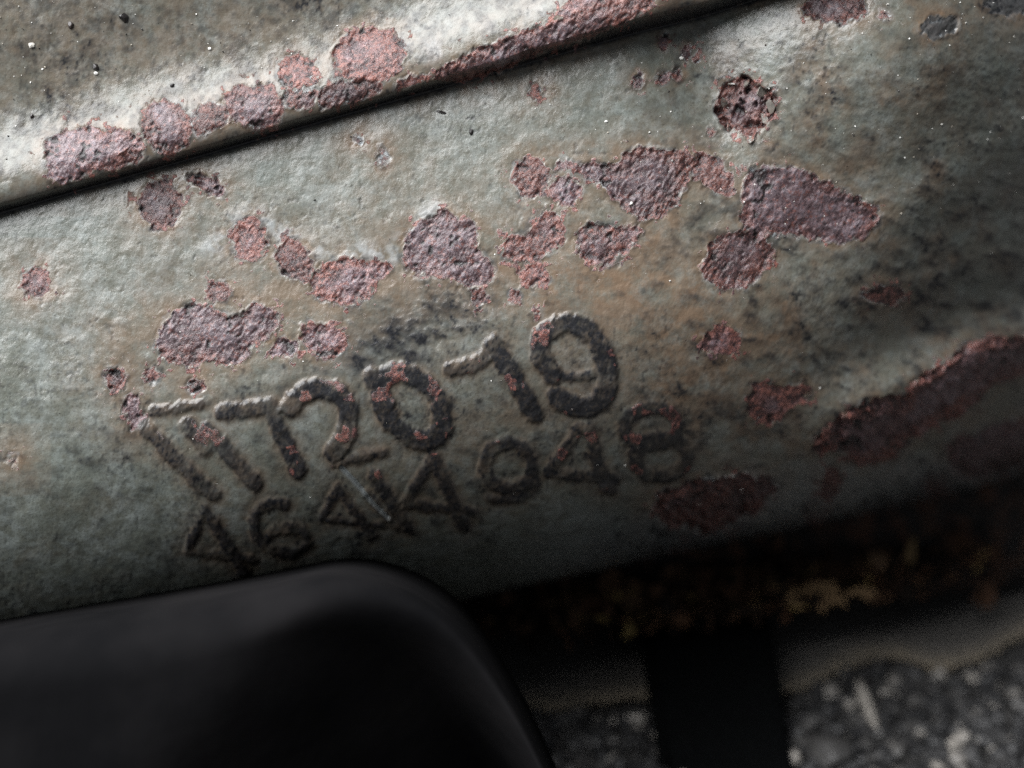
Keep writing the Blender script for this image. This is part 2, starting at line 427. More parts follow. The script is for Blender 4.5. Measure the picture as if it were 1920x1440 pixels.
rust_patch(ell(996, 332, 32, 36), 0.5); rust_patch(ell(1062, 358, 29, 32), 0.45); rust_patch(ell(1053, 310, 15, 12), 0.35, 0.8)
rust_patch(C4([(240, 630), (290, 610), (380, 620), (460, 560), (540, 550), (640, 570), (690, 600), (660, 640), (650, 730), (600, 770), (560, 810), (490, 835), (440, 790), (380, 740), (330, 700), (270, 665)]), 0.6, rough=0.65, dark=0.4, label="large dark rust patch below the paint blister crater")
rust_patch(C4([(700, 570), (760, 570), (810, 630), (830, 690), (830, 740), (780, 715), (690, 690), (670, 620)]), 0.6)
rust_patch(C4([(230, 890), (280, 840), (340, 840), (400, 850), (460, 840), (485, 880), (440, 930), (400, 970), (330, 1005), (270, 975), (240, 935)]))
rust_patch(C4([(720, 960), (790, 880), (880, 860), (960, 900), (985, 950), (950, 1020), (880, 1070), (790, 1095), (730, 1060), (700, 1000)]))
rust_patch(C4([(880, 640), (950, 620), (1080, 620), (1160, 670), (1280, 730), (1390, 790), (1380, 840), (1300, 905), (1200, 915), (1000, 880), (920, 890), (860, 850), (860, 770)]), 0.30, 0.80, name="bare_patch", dark=0.3, red=-0.5, label="bare grey glittering patch where the paint has gone", grimy=0.4, rough=0.5)
rust_patch(ell(1658, 555, 38, 19), 0.4, 0.9)
rust_patch(C6([(110, 230), (160, 180), (240, 165), (310, 190), (345, 250), (330, 290), (240, 310), (170, 322), (120, 290)]), 0.5, dark=0.0, red=0.5)
rust_patch(C6([(365, 490), (480, 470), (560, 490), (690, 480), (725, 570), (600, 620), (520, 705), (460, 700), (370, 660)]), 0.5, dark=0.0, red=0.5)
rust_patch(C6([(700, 850), (830, 700), (960, 620), (1000, 580), (1250, 560), (1300, 470), (1500, 330), (1620, 240), (1990, 200), (2100, 400), (1750, 470), (1650, 610), (1400, 730), (1250, 810), (1170, 930), (950, 925), (870, 860)]), 0.5, rough=1.8, dark=0.0, red=0.0, label="long red rust band along the raised flange at the right")
rust_patch(C6([(-200, 1120), (0, 1040), (150, 1000), (300, 980), (470, 1000), (580, 1060), (400, 1220), (150, 1320), (-100, 1290)]), 0.4, 0.8, dark=0.45, red=0.4, rough=1.2)
rust_patch(C6([(760, 1080), (810, 950), (890, 960), (880, 1080), (830, 1170), (770, 1130)]), 0.4)
rust_patch(C6([(1500, 800), (1700, 720), (1980, 640), (2000, 900), (1800, 1010), (1560, 1030), (1470, 940)]), 0.5, 0.7, grimy=0.5, rough=0.9)
rust_patch(ell(69, 530, 28, 25), 0.45)
rust_patch(ell(720, 293, 12, 16), 0.4, 0.6); rust_patch(ell(672, 262, 12, 7, 30), 0.3, 0.6)
rust_patch(ell(1003, 172, 12, 14), 0.5, 0.8)
rust_patch(ell(22, 862, 14, 9), 0.4, 0.6)
# blistered crater and its surroundings, upper right
rust_patch(C4([(770, 390), (800, 310), (880, 285), (940, 320), (990, 330), (990, 420), (940, 470), (910, 530), (860, 500), (790, 490)]), 2.4, rough=1.3, name="rust_crater", dark=0.4, label="deep dark blistered crater with ragged lifted edges", halo=14)
rust_patch([(1500, 18), (1525, -12), (1580, -25), (1625, -6), (1620, 30), (1580, 48), (1540, 40)], 0.8, 0.8, rough=1.1, grimy=0.4)
rust_patch([(1722, 50), (1750, 28), (1795, 30), (1800, 58), (1765, 72), (1735, 68)], 0.5, 0.25, grimy=0.8)
rust_patch([(1838, 5), (1880, -14), (1960, -20), (1960, 20), (1900, 34), (1860, 24)], 0.5, 0.25, grimy=0.8)
for (x, y, rx, ry) in ((1245, 78, 9, 13), (1287, 98, 12, 16), (1309, 102, 8, 14), (1247, 146, 9, 13), (1270, 142, 8, 12), (1195, 150, 9, 13), (1335, 250, 8, 9), (1660, 30, 11, 8)):
    rust_patch(ell(x, y, rx, ry, 15, 10), 0.6, 0.85, name="rust_spot", halo=12)
# rust along the rim
rust_patch(C3([(150, 560), (220, 490), (260, 465), (400, 490), (500, 490), (540, 540), (510, 615), (360, 645), (250, 695), (170, 680), (180, 620)]))
rust_patch(C3([(520, 410), (590, 372), (680, 395), (725, 470), (720, 545), (620, 595), (560, 530)]))
rust_patch(C3([(830, 370), (900, 330), (1000, 305), (1060, 360), (1060, 450), (1000, 485), (880, 470)]))
rust_patch(C3([(1030, 260), (1090, 205), (1170, 215), (1190, 280), (1150, 330), (1070, 330)]))
rust_patch(ell(693, 102, 72, 54, -10), label="round mauve rust patch on the rim bead")
rust_patch(C3([(1180, 350), (1230, 315), (1290, 290), (1440, 300), (1430, 350), (1260, 410), (1200, 405)]))
rust_patch(C3([(1610, 285), (1700, 230), (1830, 170), (1960, 110), (2080, 80), (2200, 20), (2300, -40), (2480, -40), (2430, 40), (2250, 130), (2050, 190), (1860, 270), (1700, 312)]), rough=0.8)
rust_patch(C3([(700, 420), (760, 390), (840, 385), (870, 440), (800, 500), (720, 520)]), 0.3, 0.7)
rust_patch(C3([(1060, 330), (1130, 335), (1200, 330), (1190, 400), (1080, 430)]), 0.3, 0.8)
rust_patch(C3([(1500, 290), (1600, 260), (1640, 290), (1560, 335), (1480, 350)]), 0.3, 0.8)
rust_patch(C3([(440, 560), (540, 560), (560, 600), (460, 620)]), 0.3, 0.6)
rust_patch(C3([(2080, 40), (2180, -20), (2330, -60), (2300, -20), (2200, 40), (2120, 90)]), 0.3)

# raised cast characters: strokes are (points, width, grime)
def curve(pts): return chaikin(pts, False, 2)
chars = [
 ("worn first character of the upper row", [([(272, 802), (330, 862), (398, 925)], 29, .8), ([(288, 771), (378, 758)], 19, .75), ([(352, 795), (384, 842)], 26, .9), ([(388, 803), (432, 855), (478, 905)], 27, .9)]),
 ("raised digit 7 with a glossy top bar", [([(417, 773), (505, 762)], 30, .9), (curve([(505, 760), (527, 813), (559, 881)]), 29, 1)]),
 ("raised digit 2 in the upper row", [(curve([(545, 765), (560, 738), (590, 728), (628, 732), (656, 762), (652, 805), (629, 848)]), 37, 1), ([(628, 868), (720, 848)], 17, .8)]),
 ("raised digit 0 in the upper row", [(ell(772, 762, 74, 48, 50) + [ell(772, 762, 74, 48, 50)[0]], 35, 1), ([(697, 705), (725, 755)], 32, .9)]),
 ("raised digit 1 in the upper row", [([(846, 692), (890, 684), (928, 655)], 27, .8), (curve([(925, 645), (962, 700), (1000, 777)]), 33, 1)]),
 ("raised rusty digit 9 ending the upper row", [(curve([(1036, 702), (1012, 668), (1014, 628), (1058, 602), (1108, 620), (1132, 662), (1139, 706), (1133, 742), (1104, 766), (1062, 757), (1045, 744)]), 37, 1), ([(1034, 704), (1085, 707), (1135, 700)], 17, 1)]),
 ("raised digit 4 at the left of the lower row", [([(384, 954), (351, 1034), (474, 1048)], 18, 1), ([(386, 956), (458, 1072)], 22, 1)]),
 ("raised digit 6 in the lower row", [(curve([(534, 947), (498, 943), (472, 968), (480, 1002), (502, 1030), (541, 1040), (582, 1022), (570, 994), (527, 989), (500, 1008)]), 21, 1)]),
 ("small raised digit 4 beside the scratch", [([(634, 914), (604, 973), (716, 984)], 15, 1), ([(634, 916), (697, 1004)], 19, 1)]),
 ("raised slanted strokes right of the scratch", [([(703, 890), (765, 986)], 27, 1), ([(688, 925), (742, 985)], 18, .7)]),
 ("raised digit 4 in the middle of the lower row", [([(812, 858), (760, 944), (888, 958)], 20, 1), ([(815, 860), (868, 984)], 26, 1)]),
 ("raised digit 9 in the lower row", [(ell(953, 873, 45, 43) + [ell(953, 873, 45, 43)[0]], 26, 1), (curve([(999, 885), (1006, 910), (975, 938), (918, 934)]), 18, 1)]),
 ("raised digit 4 before the 8", [([(1086, 802), (1028, 886), (1152, 899)], 22, 1), ([(1104, 804), (1134, 914)], 28, 1)]),
 ("raised digit 8 ending the lower row", [(ell(1221, 799, 49, 34, -6) + [ell(1221, 799, 49, 34, -6)[0]], 29, 1), (ell(1240, 856, 49, 37, -4) + [ell(1240, 856, 49, 37, -4)[0]], 28, 1)]),
 ("raised dot before the 8", [([(1136, 914), (1142, 918)], 26, 1)]),
]
for label, strokes in chars:
    i = len(parts); parts[i] = ("cast_dot" if "dot" in label else "cast_character", label, False)
    allp = np.asarray([p for s_ in strokes for p in s_[0]])
    sel = (PX > allp[:, 0].min() - 60) & (PX < allp[:, 0].max() + 60) & (PY > allp[:, 1].min() - 60) & (PY < allp[:, 1].max() + 60)
    x, y = PX[sel], PY[sel]
    hmax = np.zeros(x.shape); g = np.zeros(x.shape); ins = np.zeros(x.shape, bool); dm = np.full(x.shape, 1e9)
    for pts, w, gr in strokes:
        d = line_dist(x, y, pts) - w * (0.52 if 'upper' in label or 'glossy' in label else 0.46) + 0.5 * jit[sel]
        hmax = np.maximum(hmax, (0.75 + 0.035 * w) * (0.22 if 'lower' not in label else 0.19) * sstep(5.0, -6.0, d))
        g = np.maximum(g, np.maximum(gr * sstep(6.0, -3.0, d), 0.42 * gr * np.exp(-np.clip(d, 0, None) / 10))); ins |= d < 0; dm = np.minimum(dm, d)
    H[sel] = H[sel] + hmax * (1 + 0.10 * rough_r[sel]) - 0.06 * np.exp(-((dm - 7) / 6.0) ** 2) + 0.20 * sstep(2, -4, dm) * rough_r[sel]
    keep = 1 - 0.25 * sstep(0.15, 0.5, fine[sel]) - 0.30 * sstep(0.2, 0.7, vnoise(x, y, 42, 311) + 0.4 * vnoise(x, y, 14, 312))
    GRIME_SHADE[sel] = np.maximum(GRIME_SHADE[sel], (0.98 if 'upper' in label or 'glossy' in label else 0.92) * g * keep)
    STAIN[sel] = np.maximum(STAIN[sel], 0.75 * np.exp(-np.clip(dm, 0, None) / 16))
    RUST[sel] = RUST[sel] * (1 - 0.75 * g)
    rr = sstep(0.35, 0.6, vnoise(x, y, 34, 301) + 0.3 * vnoise(x, y, 9, 302)) * g * sstep(960, 880, y)
    RUST[sel] = np.maximum(RUST[sel], 0.55 * rr)
    s2 = np.zeros(PX.shape, bool); s2[sel] = ins; IDS[s2] = i
# crust along the lower edge, to the right
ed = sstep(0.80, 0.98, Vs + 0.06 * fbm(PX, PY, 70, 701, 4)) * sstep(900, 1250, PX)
H += ed * 0.8 * rough_r; GRIME_SHADE = np.maximum(GRIME_SHADE, 0.85 * ed * (1 - RUST)); RUST = np.maximum(RUST, ed * 0.55 * sstep(-0.1, 0.3, fbm(PX, PY, 80, 703, 3)))
CHALK = np.maximum(CHALK, ed * 0.6)
# scratch
i = len(parts); parts[i] = ("scratch", "thin bluish scratch between the lower row characters", False)
d = line_dist(PX, PY, curve([(640, 876), (668, 905), (695, 938), (727, 968)]))
H -= 0.45 * np.exp(-(d / 3.2) ** 2); H += 0.3 * np.exp(-((d - 6) / 3.0) ** 2)
m_ = sstep(6, 2, d); CHALK = np.maximum(CHALK, 0.5 * m_); GRIME_SHADE *= 1 - 0.8 * m_; STAIN *= 1 - 0.8 * m_
IDS[d < 4.5] = i

GRIME_SHADE += 0.45 * sstep(0.25, 0.8, vnoise(PX, PY, 6, 601) + 0.5 * vnoise(PX, PY, 4.5, 602)) * sstep(-0.15, 0.35, fbm(PX, PY, 110, 603, 3)) * (1 - RUST)
GRIME_SHADE += 0.35 * sstep(0.62, 0.95, pits) * (1 - RUST) * sstep(0.1, 0.5, mid + 0.2)
H -= 0.05 * sstep(0.85, 1.1, pits) * (1 - RUST)
P2 = P + N0 * (H * 0.001)[..., None]
NV = grid_normals(P2)

# to world, relative to the thing's base point
BASE = Vector((0.0, 0.03, 0.0))
def to_world(A):
    x, y, z = A[..., 0], A[..., 1], A[..., 2]
    return np.stack([x, y * SA - z * CA, y * CA + z * SA + HGT], -1)
PW = to_world(P2) - np.array(BASE)
NW = np.stack([NV[..., 0], NV[..., 1] * SA - NV[..., 2] * CA, NV[..., 1] * CA + NV[..., 2] * SA], -1)
PWf, NWf = PW.reshape(-1, 3), NW.reshape(-1, 3)
WEAR = np.stack([RUST, GRIME_SHADE, STAIN, CHALK], -1).reshape(-1, 4).clip(0, 1).astype(np.float32)
LUMPf = rough_r.reshape(-1).astype(np.float32)
ZONEf = ZONE.reshape(-1).astype(np.float32)
R_, C_ = PX.shape
ix = np.arange(R_ * C_).reshape(R_, C_)
quads = np.stack([ix[1:, :-1], ix[1:, 1:], ix[:-1, 1:], ix[:-1, :-1]], -1).reshape(-1, 4)
fid = IDS[:-1, :-1].reshape(-1)

casting = bpy.data.objects.new("iron_casting", None); COL.objects.link(casting)
casting.location = BASE; casting.empty_display_size = 0.02
tag(casting, "grey painted rusty iron casting with two rows of raised numbers", "metal casting")

def sub_mesh(name, q):
    used, inv = np.unique(q.reshape(-1), return_inverse=True)
    me = bpy.data.meshes.new(name)
    nv, nf = len(used), len(q)
    me.vertices.add(nv); me.loops.add(nf * 4); me.polygons.add(nf)
    me.vertices.foreach_set("co", PWf[used].astype(np.float32).reshape(-1))
    me.loops.foreach_set("vertex_index", inv.astype(np.int32).reshape(-1))
    me.polygons.foreach_set("loop_start", np.arange(0, nf * 4, 4, dtype=np.int32))
    me.polygons.foreach_set("use_smooth", np.ones(nf, bool))
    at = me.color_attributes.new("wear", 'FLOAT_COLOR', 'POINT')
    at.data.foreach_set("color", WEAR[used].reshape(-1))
    a3 = me.attributes.new("lump", 'FLOAT', 'POINT'); a3.data.foreach_set("value", LUMPf[used])
    a2 = me.attributes.new("zone", 'FLOAT', 'POINT'); a2.data.foreach_set("value", ZONEf[used])
    me.update(calc_edges=True)
    me.normals_split_custom_set_from_vertices(NWf[used].astype(np.float32))
    return me

rim_obj = None; body_obj = None
for i in sorted(parts, key=lambda t: t):
    q = quads[fid == i]
    if len(q) < 3: continue
    nm, lab = parts[i][0], parts[i][1]
    par = casting
    if i > 1 and parts[i][2] and rim_obj is not None: par = rim_obj
    o = link(nm, sub_mesh(nm, q), MAT_CAST, par)
    if i == 0: body_obj = o
    if i == 1: rim_obj = o
    if lab: o["label"] = lab

# the casting's underside, sides, top and back: it is a solid block 90 mm deep
def shell():
    bm = bmesh.new()
    ring = [ix[-1, c] for c in range(0, C_, 24)] + [ix[-1, C_ - 1]]
    top = [ix[0, c] for c in range(0, C_, 24)] + [ix[0, C_ - 1]]
    lef = [ix[r, 0] for r in range(0, R_, 24)] + [ix[R_ - 1, 0]]
    rig = [ix[r, C_ - 1] for r in range(0, R_, 24)] + [ix[R_ - 1, C_ - 1]]
    back = np.array(L2W(0, 0, -1)) - np.array(L2W(0, 0, 0))
    def strip(ids, rows):
        prev = None
        for f in rows:
            cur = [bm.verts.new(Vector(PWf[j]) + Vector(back * f)) for j in ids]
            if prev:
                for a in range(len(cur) - 1):
                    try: bm.faces.new((prev[a], prev[a + 1], cur[a + 1], cur[a]))
                    except ValueError: pass
            prev = cur
    for ids in (ring, top, lef, rig): strip(ids, (0.0, 0.03, 0.06, 0.09))
    a, b, c, d = [Vector(PWf[j]) for j in (ix[0, 0], ix[0, C_ - 1], ix[-1, C_ - 1], ix[-1, 0])]
    bm.faces.new([bm.verts.new(p + Vector(back * 0.088)) for p in (a, b, c, d)])
    me = bpy.data.meshes.new("casting_shell"); bm.to_mesh(me); bm.free()
    at = me.color_attributes.new("wear", 'FLOAT_COLOR', 'POINT')
    at.data.foreach_set("color", np.tile(np.array([0.5, 0.5, 0.5, 0], np.float32), len(me.vertices)))
    return me
link("casting_shell", shell(), MAT_CAST, casting)

def at_depth(px, py, zmm):
    """point seen at a photo pixel, zmm out of the lettered face, in world coordinates"""
    f = (DIST - zmm * 0.001) / DIST
    return Vector(L2W((px - 960) * PXS * f, (720 - py) * PXS * f, zmm * 0.001))
def on_ground(px, py, h=0.0):
    o = Vector(cam.location); d = at_depth(px, py, 0) - o
    return o + d * ((h - o.z) / d.z)

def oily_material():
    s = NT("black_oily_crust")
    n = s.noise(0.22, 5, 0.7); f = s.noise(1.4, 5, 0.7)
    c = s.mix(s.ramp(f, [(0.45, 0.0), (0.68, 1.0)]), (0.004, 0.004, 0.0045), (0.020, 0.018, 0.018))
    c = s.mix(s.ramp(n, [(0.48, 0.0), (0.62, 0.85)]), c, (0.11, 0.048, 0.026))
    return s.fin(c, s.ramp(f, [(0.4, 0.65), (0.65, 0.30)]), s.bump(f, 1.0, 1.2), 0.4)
zedge = P[-1, :, 2] * 1000
def wall_z(x): return np.interp(x, qx1, zedge) - 6.0
def lower_wall():  # dark oily part, added to blacken the gap under the edge
    """oily lower wall, added behind the rolled edge to darken the gap there"""
    xs = np.linspace(600, 2300, 260); ts = np.linspace(0, 1, 70)
    X, T = np.meshgrid(xs, ts)
    top = YbT(X) - 200
    bot = np.interp(X, [600, 900, 1150, 1300, 1500, 1700, 1920, 2300], [1230, 1205, 1180, 1165, 1140, 1120, 1085, 1040])
    bot = bot + 12 * fbm(X, X * 0, 60, 409, 3)
    Y = top + (bot - top) * T
    z = wall_z(X) + 2.6 * fbm(X, Y, 55, 401, 5, .65) - 10 * T ** 6
    f = (DIST - z * 0.001) / DIST
    A = np.stack([(X - 960) * PXS * f, (720 - Y) * PXS * f, z * 0.001], -1)
    A = to_world(A) - np.array(BASE)
    n0, n1 = X.shape; back = np.array(L2W(0, 0, -1)) - np.array(L2W(0, 0, 0))
    A = np.concatenate([A, (A[-1] + back * 0.012)[None], (A[-1] + back * 0.04)[None]], 0); n0 += 2
    me = bpy.data.meshes.new("lower_wall"); q = np.arange(n0 * n1).reshape(n0, n1)
    me.from_pydata(A.reshape(-1, 3).tolist(), [], np.stack([q[1:, :-1], q[1:, 1:], q[:-1, 1:], q[:-1, :-1]], -1).reshape(-1, 4).tolist())
    me.polygons.foreach_set("use_smooth", np.ones(len(me.polygons), bool))
    return me
o = link("lower_wall", lower_wall(), oily_material(), casting); o["label"] = "black oily crusted wall added to darken the gap under the rolled lower edge"

# ------------------------------------------------------------------ things around it
def rough_rock(name, r, seed, squash=(1, 1, 1), sub=2, amp=0.35):
    bm = bmesh.new(); bmesh.ops.create_icosphere(bm, subdivisions=sub, radius=1)
    rr = random.Random(seed)
    dirs = [(Vector((rr.gauss(0, 1), rr.gauss(0, 1), rr.gauss(0, 1))).normalized(), rr.uniform(0.45, 0.9)) for _ in range(9)]
    for v in bm.verts:
        for d, c in dirs:
            t = v.co.dot(d)
            if t > c: v.co -= d * (t - c) * (1 - amp * 0.3)
        v.co = Vector((v.co.x * squash[0], v.co.y * squash[1], v.co.z * squash[2])) * r * (1 + rr.uniform(-.08, .08))
    me = bpy.data.meshes.new(name); bm.to_mesh(me); bm.free(); return me

# smooth dark moulded cover, lower left, standing in front of the casting
def cover_material():
    s = NT("dark_grey_plastic")
    n = s.noise(0.035, 3, 0.5)
    c = s.mix(s.ramp(n, [(0.35, 0.0), (0.7, 1.0)]), (0.004, 0.004, 0.0045), (0.0095, 0.009, 0.0095))
    return s.fin(c, 0.85, s.bump(s.noise(0.05, 3, 0.6), 0.4, 1.6), 0.03)
def make_cover():
    sil = [(-420, 1235), (0, 1160), (300, 1112), (520, 1071), (585, 1056), (640, 1052), (700, 1060), (770, 1085), (830, 1122), (885, 1180), (945, 1270), (995, 1360), (1035, 1445), (1100, 1600), (1250, 1960), (1290, 2060), (-420, 2060)]
    sil = chaikin([(x, y + 27) for x, y in sil], True, 2)
    ctr = np.array((330.0, 1640.0))
    A = np.asarray(sil)
    rings = []
    ts = [0.0] + list(1 - np.cos(np.linspace(0.12, math.pi / 2, 26)))
    Z_E = 22.0
    def ridge(x, y):
        # apex line runs from the rounded top down to the left; the left flank faces up-left, the right one drops away
        s_ = (x - 630) + (y - 1060) * 0.86
        w = 70.0
        soft = 0.5 * (s_ + np.sqrt(s_ * s_ + w * w))
        return 0.022 * np.clip(-s_, -2000, 900) * -0.35 * 0 - 0.075 * soft
    verts = []
    for z0, inset in ((-45.0, 0.0), (-14.0, 0.0)):
        verts.append([at_depth_L(x, y, Z_E + z0) for x, y in A])
    for t in ts:
        Q = A + (ctr - A) * t
        dist = np.linalg.norm(Q - A, axis=1)
        rr = 110.0
        edge = np.sqrt(np.clip(1 - (1 - np.clip(dist / rr, 0, 1)) ** 2, 0, 1)) * 13.0
        z = Z_E - 6 + edge + ridge(Q[:, 0], Q[:, 1]) * np.clip(dist / 120, 0, 1) + 0.012 * np.clip(900 - Q[:, 0], 0, 900) * 0
        verts.append([at_depth_L(x, y, zz) for (x, y), zz in zip(Q, z)])
    bm = bmesh.new(); n = len(A)
    R = [[bm.verts.new(p) for p in row] for row in verts]
    for a, b in zip(R[:-1], R[1:]):
        for k_ in range(n):
            bm.faces.new((a[k_], b[k_], b[(k_ + 1) % n], a[(k_ + 1) % n]))
    bm.faces.new(R[-1]); bm.faces.new(R[0][::-1])
    bmesh.ops.recalc_face_normals(bm, faces=bm.faces)
    for f in bm.faces: f.smooth = True
    me = bpy.data.meshes.new("moulded_cover"); bm.to_mesh(me); bm.free(); return me
def at_depth_L(px, py, zmm):
    # plain millimetre layout on the cover's own plane, 22 mm in front of the face
    f = (DIST - 0.017) / DIST
    return Vector(L2W((px - 960) * PXS * f, (720 - py) * PXS * f, zmm * 0.001))
o = link("moulded_cover", make_cover(), cover_material())
tag(o, "smooth dark grey rounded cover filling the lower left corner", "cover")

# black upright bar below the casting
def bar_material():
    s = NT("black_rubber")
    f = s.noise(1.3, 5, 0.7)
    c = s.mix(s.ramp(f, [(0.5, 0.0), (0.75, 1.0)]), (0.0025, 0.0028, 0.003), (0.009, 0.0095, 0.010))
    return s.fin(c, 0.7, s.bump(f, 0.9, 0.8), 0.02)
def make_bar():
    tl, tr = at_depth(1195, 1150, -112), at_depth(1425, 1150, -112)
    bl, br = at_depth(1243, 1440, -74), at_depth(1488, 1440, -74)
    dl, dr = bl - tl, br - tr
    kl = (0.0 - tl.z) / dl.z
    bl, br = tl + dl * kl, tr + dr * kl
    tl, tr = tl - dl * 0.25, tr - dr * 0.25
    back = Vector((0, 0.012, 0.004))
    bm = bmesh.new()
    f = [bm.verts.new(p) for p in (tl, tr, br, bl)]; b = [bm.verts.new(p + back) for p in (tl, tr, br, bl)]
    bm.faces.new(f[::-1]); bm.faces.new(b)
    for k_ in range(4): bm.faces.new((f[k_], f[(k_ + 1) % 4], b[(k_ + 1) % 4], b[k_]))
    bmesh.ops.recalc_face_normals(bm, faces=bm.faces)
    bmesh.ops.bevel(bm, geom=bm.edges[:], offset=0.0018, segments=3, affect='EDGES', profile=0.5)
    bmesh.ops.subdivide_edges(bm, edges=[e for e in bm.edges if e.calc_length() > 0.01], cuts=14, use_grid_fill=True)
    r = random.Random(3)
    for v in bm.verts: v.co += Vector((r.uniform(-1, 1), r.uniform(-1, 1), 0)) * 0.00022
    for fc in bm.faces: fc.smooth = True
    me = bpy.data.meshes.new("support_bar"); bm.to_mesh(me); bm.free(); return me
tag(link("support_bar", make_bar(), bar_material()), "flat black upright bar between the casting and the gravel", "bar")

# dark sheet lying on the ground with a dusty ragged edge
def sheet_material():
    s = NT("dusty_dark_sheet")
    n = s.noise(0.12, 5, 0.6)
    at = s.t.nodes.new("ShaderNodeAttribute"); at.attribute_name = "dust"
    c = s.mix(n, (0.085, 0.080, 0.074), (0.16, 0.150, 0.138))
    c = s.mix(s.math('MULTIPLY', at.outputs['Fac'], s.ramp(s.noise(0.8, 4), [(0.35, 0.2), (0.6, 1.0)])), c, (0.30, 0.25, 0.18))
    return s.fin(c, 0.75, s.bump(s.noise(0.5, 5, 0.7), 0.9, 3.0), 0.2)
def make_sheet():
    front = [(900, 1350), (960, 1338), (1050, 1345), (1120, 1330), (1210, 1322), (1330, 1335), (1440, 1322), (1490, 1308), (1540, 1290), (1580, 1262), (1640, 1246), (1700, 1250), (1745, 1268), (1800, 1262), (1860, 1240), (1930, 1195), (2040, 1180), (2200, 1180)]
    front = chaikin(front, False, 2)
    rows = []
    n = len(front); r = random.Random(5)
    bm = bmesh.new(); dl = bm.verts.layers.float.new("dust")
    prev = None
    for t in (0, 0.02, 0.05, 0.1, 0.2, 0.35, 0.5, 0.65, 0.8, 1.0):
        cur = []
        for k_, (x, y) in enumerate(front):
            p = on_ground(x, y + (r.uniform(-4, 4) if t == 0 else 0)); p.y += 0.11 * t
            w = math.sin(x * 0.011) * 0.5 + math.sin(x * 0.023 + t * 6) * 0.5
            p.z = 0.0022 + 0.004 * (1 - math.exp(-t * 12)) + 0.0016 * w * t
            v = bm.verts.new(p); v[dl] = max(0, 1 - t / 0.055); cur.append(v)
        if prev:
            for k_ in range(n - 1): bm.faces.new((prev[k_], prev[k_ + 1], cur[k_ + 1], cur[k_]))
        prev = cur
    for f in bm.faces: f.smooth = True
    geom = bmesh.ops.extrude_face_region(bm, geom=bm.faces[:])
    for v in [g for g in geom['geom'] if isinstance(g, bmesh.types.BMVert)]: v.co.z -= 0.0012
    bmesh.ops.recalc_face_normals(bm, faces=bm.faces)
    me = bpy.data.meshes.new("ground_sheet"); bm.to_mesh(me); bm.free(); return me
tag(link("ground_sheet", make_sheet(), sheet_material()), "dark grey flat sheet on the ground with a pale dusty front edge", "sheet")

# gravel
def gravel_material():
    s = NT("dark_gravel")
    at = s.t.nodes.new("ShaderNodeAttribute"); at.attribute_name = "tone"
    c = s.ramp(at.outputs['Fac'], [(0.0, (0.015, 0.015, 0.016)), (0.55, (0.028, 0.027, 0.027)), (0.85, (0.085, 0.081, 0.077)), (1.0, (0.40, 0.37, 0.33))])
    c = s.mix(s.ramp(s.noise(0.9, 4), [(0.4, 0.0), (0.7, 0.6)]), c, (0.03, 0.03, 0.03))
    return s.fin(c, 0.45, s.bump(s.noise(1.6, 4), 0.5, 0.4), 0.5)
def merge_scatter(name, protos, items, attr="tone"):
    """protos: meshes; items: (proto index, matrix, tone)"""
    pv = []; pf = []
    for m_ in protos:
        co = np.empty(len(m_.vertices) * 3, np.float32); m_.vertices.foreach_get("co", co)
        pv.append(co.reshape(-1, 3)); pf.append([tuple(p.vertices) for p in m_.polygons])
    V_, F_, T_ = [], [], []; off = 0
    for pi, M, tone in items:
        M3 = np.array(M.to_3x3()); t = np.array(M.translation)
        V_.append(pv[pi] @ M3.T + t); F_ += [tuple(a + off for a in f) for f in pf[pi]]
        T_.append(np.full(len(pv[pi]), tone, np.float32)); off += len(pv[pi])
    me = bpy.data.meshes.new(name); me.from_pydata(np.concatenate(V_).tolist(), [], F_)
    a = me.attributes.new(attr, 'FLOAT', 'POINT'); a.data.foreach_set("value", np.concatenate(T_))
    return me
stones = [rough_rock("stone", 1.0, 100 + k_, (1, random.uniform(.7, 1), random.uniform(.5, .8)), 1) for k_ in range(8)]
r = random.Random(11); items = []
def in_gravel(px, py):
    return (px > 1480 and py > 1262) or (px <= 1480 and py > 1345)
cnt = 0
while cnt < 4200:
    px, py = r.uniform(880, 2150), r.uniform(1250, 1700)
    edge = 1335 if px < 1490 else np.interp(px, [1490, 1580, 1640, 1700, 1745, 1800, 1860, 1930, 2200], [1308, 1262, 1246, 1250, 1268, 1262, 1240, 1195, 1180])
    if py < edge + 6: continue
    cnt += 1
    p = on_ground(px, py)
    s_ = r.choice((0.0008, 0.0012, 0.0017, 0.0023, 0.0031)) * r.uniform(.8, 1.2)
    p.z = s_ * 0.35 + r.uniform(0, 0.0006)
    M = Matrix.Translation(p) @ Euler((r.uniform(-.5, .5), r.uniform(-.5, .5), r.uniform(0, 6.3))).to_matrix().to_4x4() @ Matrix.Scale(s_, 4)
    items.append((r.randrange(8), M, min(1, r.random() ** 1.6)))
MAT_GRAVEL = gravel_material()
tag(link("gravel", merge_scatter("gravel", stones, items), MAT_GRAVEL), "loose dark fine gravel on the ground", "gravel", kind="stuff")

